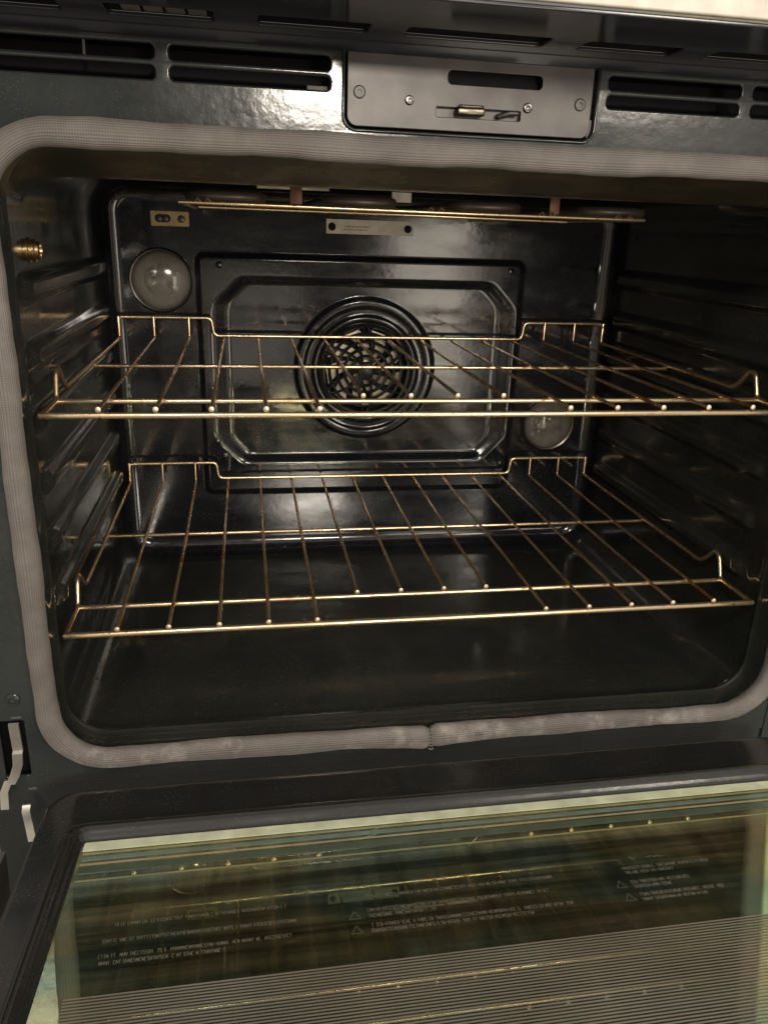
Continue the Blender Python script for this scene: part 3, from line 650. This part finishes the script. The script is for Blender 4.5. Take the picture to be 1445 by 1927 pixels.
# ---- lower screw of the front panel, hinge hardware
b = MB(); b.lathe([(.0056, 0), (.0054, .0012), (.0036, .0022), (.0030, .0022), (.0026, .0008), (0, .0006)], (-.0385, YF, -.0462), (0, -1, 0), 24); P(b.build('panel_screw', M_FRONT, OV))
def bar(b, pts, w, t, y0):
    """flat bar along 2-D points (x, z, y offset) with width w across x"""
    v = []
    for (x, z, dy) in pts:
        for (sx_, sy_) in ((-1, 0), (1, 0), (1, 1), (-1, 1)): v.append((x+sx_*w/2, y0+dy+sy_*t, z))
    f = [(i*4+k, i*4+(k+1) % 4, (i+1)*4+(k+1) % 4, (i+1)*4+k) for i in range(len(pts)-1) for k in range(4)]
    f += [(3, 2, 1, 0), tuple((len(pts)-1)*4+k for k in range(4))]
    b.add(v, f)
for s_, X0 in ((1, -.0385),):
    HG = empty('hinge', (X0, YF, -.09)); HG.parent = OV; HG.matrix_parent_inverse = OX
    b = MB()
    bar(b, [(X0-.0008, -.0655, -.001), (X0-.0002, -.0900, -.001), (X0-.0002, -.0915, -.0035), (X0-.0010, -.1020, -.0035), (X0-.0045, -.1120, -.0045), (X0-.0080, -.1180, -.006)], .0075, .0022, YF-.004)
    bar(b, [(X0-.0098, -.1165, -.003), (X0-.0135, -.1250, -.006), (X0-.0140, -.1400, -.008)], .0062, .0022, YF-.004)
    local(b, HG).build('hinge_arm', M_STEEL, HG, sharp=20)
    b = MB(); bar(b, [(X0+.0015, -.1400, -.003), (X0+.0012, -.1440, -.006), (X0+.0030, -.1530, -.009), (X0+.0052, -.1680, -.013)], .0062, .0018, YF-.006); local(b, HG).build('hinge_link', M_STEEL, HG, sharp=20)
    b = MB(); b.box((X0-.0185, YF+.004, -.13), (X0-.0155, YF+.0055, -.064)); local(b, HG).build('hinge_case', M_STEEL, HG, False, None)
for xa, xb in ((-.06, -.025),):
    b = MB(); b.box((xa, YF+.012, -.128), (xb, YF+.014, -.055)); P(b.build('hinge_pocket', M_BLACK, OV, False, None))
# sill below the front panel
b = MB(); b.box((-.066, -.0205, -.30), (.6222, -.018, -.128)); P(b.build('lower_front', M_FRONT, OV, False, None))

b = MB(); b.box((.6226, -.0230, -.30), (.72, -.018, -.0865)); P(b.build('lower_side_trim', M_FRONT, OV, False, None))

# ================================================================ DOOR (hinged part of the oven), tilted 6.5 degrees from level
TH = R(6.5)
DR = empty('door', (.3, -.030, -.110)); DR.parent = OV; DR.matrix_parent_inverse = OX
DR.rotation_euler = (-TH, 0, 0)   # local -y runs out into the room and rises
DX = Matrix.Translation((-.3, 0, 0))
def dsheet(name, outer, holes, th, bev, m, z): 
    return sheet(name, outer, holes, th, bev, m, DR, lambda a, b_, c: (a-.3, b_, z+c))
def dbox(name, a, c, m, bev=0, wn=False):
    b = MB(); b.box((a[0]-.3, a[1], a[2]), (c[0]-.3, c[1], c[2]), bev); return b.build(name, m, DR, wn=wn)
DL = .50
# liner sheet: raised frame round the glass with a rolled ridge
def door_liner():
    # height profile by inward distance to the glass opening edge, on a grid ring
    gx0, gx1, gy0, gy1 = .0275, .5725, -.0960, -.44
    def prof(d):    # d = distance outside the glass edge
        if d < .0055: return .0002+.0070*ss(0, .0055, d)
        if d < .013: return .0072+.0016*abs(math.sin(2*PI*(d-.0055)/.0075))-.0022*ss(.0055, .013, d)
        return .0050-.0008*ss(.013, .03, d)
    ds = [0, .001, .002, .003, .0045]+[.0055+.0075*i/14 for i in range(15)]+[.014, .018, .024, .030, .0322]
    v = []; 
    ringn = None
    for d in ds:
        x0 = gx0-d; x1 = gx1+d; y1 = gy0+(d if d < .012 else .012+(d-.012)*2.2); y0 = gy1-d
        rr_ = .006+d*.5
        pts = rrect(x0, x1, y0, y1, rr_, 6); ringn = len(pts)
        for (x, y_) in pts: v.append((x-.3, y_, prof(d)))
    # rolled-down outer flange
    for dd, dz in ((.0331, .0035), (.0334, .001), (.0334, -.014)):
        pts = rrect(gx0-dd, gx1+dd, gy1-dd, gy0+.012+(dd-.012)*2.2, .006+dd*.5, 6)
        for (x, y_) in pts: v.append((x-.3, y_, dz))
    nR = len(ds)+3
    f = [(i*ringn+k, i*ringn+(k+1) % ringn, (i+1)*ringn+(k+1) % ringn, (i+1)*ringn+k) for i in range(nR-1) for k in range(ringn)]
    b = MB(); b.add(v, [q[::-1] for q in f]); return b.build('door_liner', M_DOOR, DR, sharp=None)
DLN = door_liner()
dbox('inner_pane', (.0255, -.4415, -.0036), (.5745, -.0945, 0), M_GLASS)
dbox('middle_pane', (.0255, -.4415, -.0210), (.5745, -.0945, -.0180), M_GLASS2)
dbox('outer_pane', (.0255, -.4415, -.0390), (.5745, -.0945, -.0360), M_GLASS2)
dbox('pane_reflection', (.0290, -.1060, .0001), (.5710, -.0968, .0004), simple('pale_pane_reflection', (.74, .78, .56), .3))  # pale strip painting the gasket's reflection onto the inner pane
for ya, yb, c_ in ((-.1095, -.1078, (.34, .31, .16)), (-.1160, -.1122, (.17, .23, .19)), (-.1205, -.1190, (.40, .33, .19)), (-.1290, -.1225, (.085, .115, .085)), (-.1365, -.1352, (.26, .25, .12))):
    dbox('reflection_line', (.0300, ya, .0001), (.5700, yb, .0003), simple('reflection_line_tint', c_, .2))  # tinted strips laid on the pane to imitate reflected bands
dbox('reflection_band', (.0320, -.1330, -.0178), (.5680, -.1120, -.0150), simple('reflection_band_strip', (.50, .60, .50), .25, .3))  # pale strip added over the middle pane to imitate a teal reflection
dbox('thin_reflection_band', (.0320, -.1420, -.0178), (.5680, -.1375, -.0160), simple('thin_reflection_band_strip', (.46, .42, .30), .3, .2))  # narrower added strip, another reflected band put in as colour
o = dbox('door_cavity', (.018, -.4450, -.0520), (.582, -.090, -.0500), M_BLACK)
fr = MB(); fr.add([(.0430-.3, -.42, 0), (.5570-.3, -.42, 0), (.5570-.3, -.2293, 0), (.0430-.3, -.2293, 0)], [(0, 1, 2, 3)])
fo = fr.build('line_print', M_FRIT, DR, False, None); fo.location = (0, 0, .0003)
# warning print
b = MB(); rg = random.Random(5)
def row(x0, x1, s0, h):
    n_ = int((x1-x0)/(h*.58)); glyphs(b, (x0-.3, -s0, .0004), (1, 0, 0), (0, 1, 0), n_, h, (0, 0, 1), h*.11, rg, .16, .42)
def onrow(x0, x1, s, n_lines=1, h=.0027):
    for k in range(n_lines): row(x0, x1 if k == 0 else x0+(x1-x0)*.62, s+.0045*k, h)
row(.0612, .1686, .1797, .0025); row(.0564, .1727, .1925, .0025); row(.0561, .1734, .2040, .0025); row(.0573, .1318, .2092, .0025)
row(.2135, .3441, .1792, .0025); row(.2125, .3372, .1908, .0026); row(.2128, .2578, .1957, .0026); row(.2133, .3496, .2035, .0026); row(.2125, .3189, .2080, .0026)
row(.3868, .4535, .1788, .0027); row(.3868, .4240, .1830, .0025); row(.3863, .4288, .1920, .0027); row(.3863, .4140, .1960, .0025); row(.3866, .4477, .2035, .0027); row(.3866, .4340, .2077, .0025)
for x, s_ in ((.2041, .1938), (.2040, .2056), (.3785, .1925), (.3788, .2045)):
    pts = [(x-.0035, -s_-.002), (x+.0035, -s_-.002), (x, -s_+.0042)]
    for i in range(3):
        A = Vector((pts[i][0]-.3, pts[i][1], .0004)); B_ = Vector((pts[(i+1) % 3][0]-.3, pts[(i+1) % 3][1], .0004)); d = (B_-A).normalized(); s2 = d.cross(Vector((0, 0, 1)))*.00012
        b.add([A-s2, A+s2, B_+s2, B_-s2], [(0, 1, 2, 3)])
b.build('warning_print', M_PRINT, DR, False, None)
# outer shell of the door, wider than the liner
b = MB(); b.box((-.064-.3, -DL, -.050), (.645-.3, -.012, -.0150), .004); sh = b.build('door_shell', M_SHELL, DR, wn=True)
# cut the shell's middle so the panes have depth under them
me = sh.data; me.clear_geometry()
b = MB()
for (x0, x1, y0, y1) in ((-.066, -.030, -DL, -.075), (-.004, .020, -DL, -.040), (.580, .6222, -DL, -.040), (.0202, .5798, -.090, -.040), (.0202, .5798, -DL, -.446)):
    b.box((x0-.3, y0, -.056), (x1-.3, y1, -.0160))
me.from_pydata(b.v, [], b.f); me.update(); me.materials.clear(); me.materials.append(M_SHELL)

# ================================================================ RACKS
def make_rack():
    root = empty('oven_rack', (.3, .194, 0))
    org = Vector(root.location)
    def part(b, name, m):
        b.v = [tuple(Vector(p)-org) for p in b.v]; return b.build(name, m, root)
    G = .04; W_ = .6; D = .388; H = .0235
    # side and back frame in one bent rod
    def fillet(pts, r_=.0045, n_=5):
        out = [Vector(pts[0])]
        for i in range(1, len(pts)-1):
            p0, p1, p2 = Vector(pts[i-1]), Vector(pts[i]), Vector(pts[i+1]); a = (p0-p1); c = (p2-p1); q = min(r_, a.length*.45, c.length*.45)
            A = p1+a.normalized()*q; C_ = p1+c.normalized()*q
            for k in range(n_+1): t = k/n_; out.append(A*(1-t)**2+p1*2*t*(1-t)+C_*t*t)
        out.append(Vector(pts[-1])); return out
    for s_ in (0, 1):
        X = lambda x: x if s_ == 0 else W_-x
        pts = [(X(0), 0, -.0048), (X(0), .046, -.0048), (X(.0), .052, -.003), (X(.0), .0595, .0165), (X(0), .0675, .0185), (X(0), .080, .006), (X(0), .0900, -.001), (X(0), .12, -.001), (X(0), D, -.001), (X(0), D, H)]
        b = MB(); b.tube(fillet(pts, .004), .0021, 12); part(b, 'side_rod', M_WIRE)
    b = MB(); back = [(0, D, -.001), (0, D, H), (.106, D, H), (.1085, D, .0030), (.4915, D, .0030), (.494, D, H), (.6, D, H), (.6, D, -.001)]
    b.tube(fillet(back, .006), .00205, 12); part(b, 'back_rod', M_RAIL)
    b = MB(); b.tube([(-.0005, 0, -.0048), (.3, 0, -.0050), (.6005, 0, -.0048)], .0025, 14); part(b, 'front_rail', M_RAIL)
    b = MB(); b.tube([(.001, .049, -.0046), (.3, .049, -.0048), (.599, .049, -.0046)], .0022, 12); part(b, 'second_rail', M_RAIL)
    b = MB(); b.tube([(.001, .215, -.0046), (.599, .215, -.0046)], .0020, 12); part(b, 'middle_rail', M_RAIL)
    for i in range(1, 15):
        x = i*G; y0 = .049 if 6 <= i <= 9 else 0
        y0 -= .0012
        bend = random.Random(i).uniform(-.0006, .0006)
        b = MB()
        if i in (1, 2, 13, 14): pts = fillet([(x, y0, 0), (x+bend, .2, -.0006), (x, D-.0035, 0), (x, D-.0032, H+.001)], .004)
        else: pts = [(x, y0, 0), (x+bend, .2, -.0006), (x, D-.001, -.0002)]
        b.tube(pts, .00160, 10)
        w = part(b, 'cross_wire', M_WIRE)
        b = MB(); b.lathe([(.0020, 0), (.0023, .0006), (.0020, .0014), (.0010, .0018), (0, .0019)], Vector((x, y0+.0003, 0))-org, (0, -1, 0), 14)
        t = b.build('wire_end', M_TIP, w)
    return root
rack = make_rack(); rack.location.z = 0
tag(rack, 'lower wire rack just above the bare oven floor, browned nickel rods', 'oven rack', 'wire oven racks')
r2 = rack.copy(); COL.objects.link(r2); r2.location = (.3011, .1934, .1784)
tag(r2, 'upper wire rack crossing in front of the round fan cover, browned nickel rods', 'oven rack', 'wire oven racks')
for ch in list(rack.children):
    c = ch.copy(); COL.objects.link(c); c.parent = r2
    for g_ in ch.children:
        d = g_.copy(); COL.objects.link(d); d.parent = c

# ================================================================ neighbouring cabinet front, mirrored in the door glass
CB = empty('kitchen_cabinet', (.95, .0, -.085))
tag(CB, 'cream painted cabinet front to the right of the oven, seen mirrored in the door glass', 'cabinet')
def cpart(name, a, c, bev=.002):
    b = MB(); b.box(a, c, bev); b.v = [tuple(Vector(p)-Vector(CB.location)) for p in b.v]; return b.build(name, M_CAB, CB, wn=True)
cpart('cabinet_carcass', (.6232, -.012, -.085), (1.21, .45, .60)); cpart('cabinet_door', (.6228, -.034, -.082), (1.205, -.0125, .597), .003)
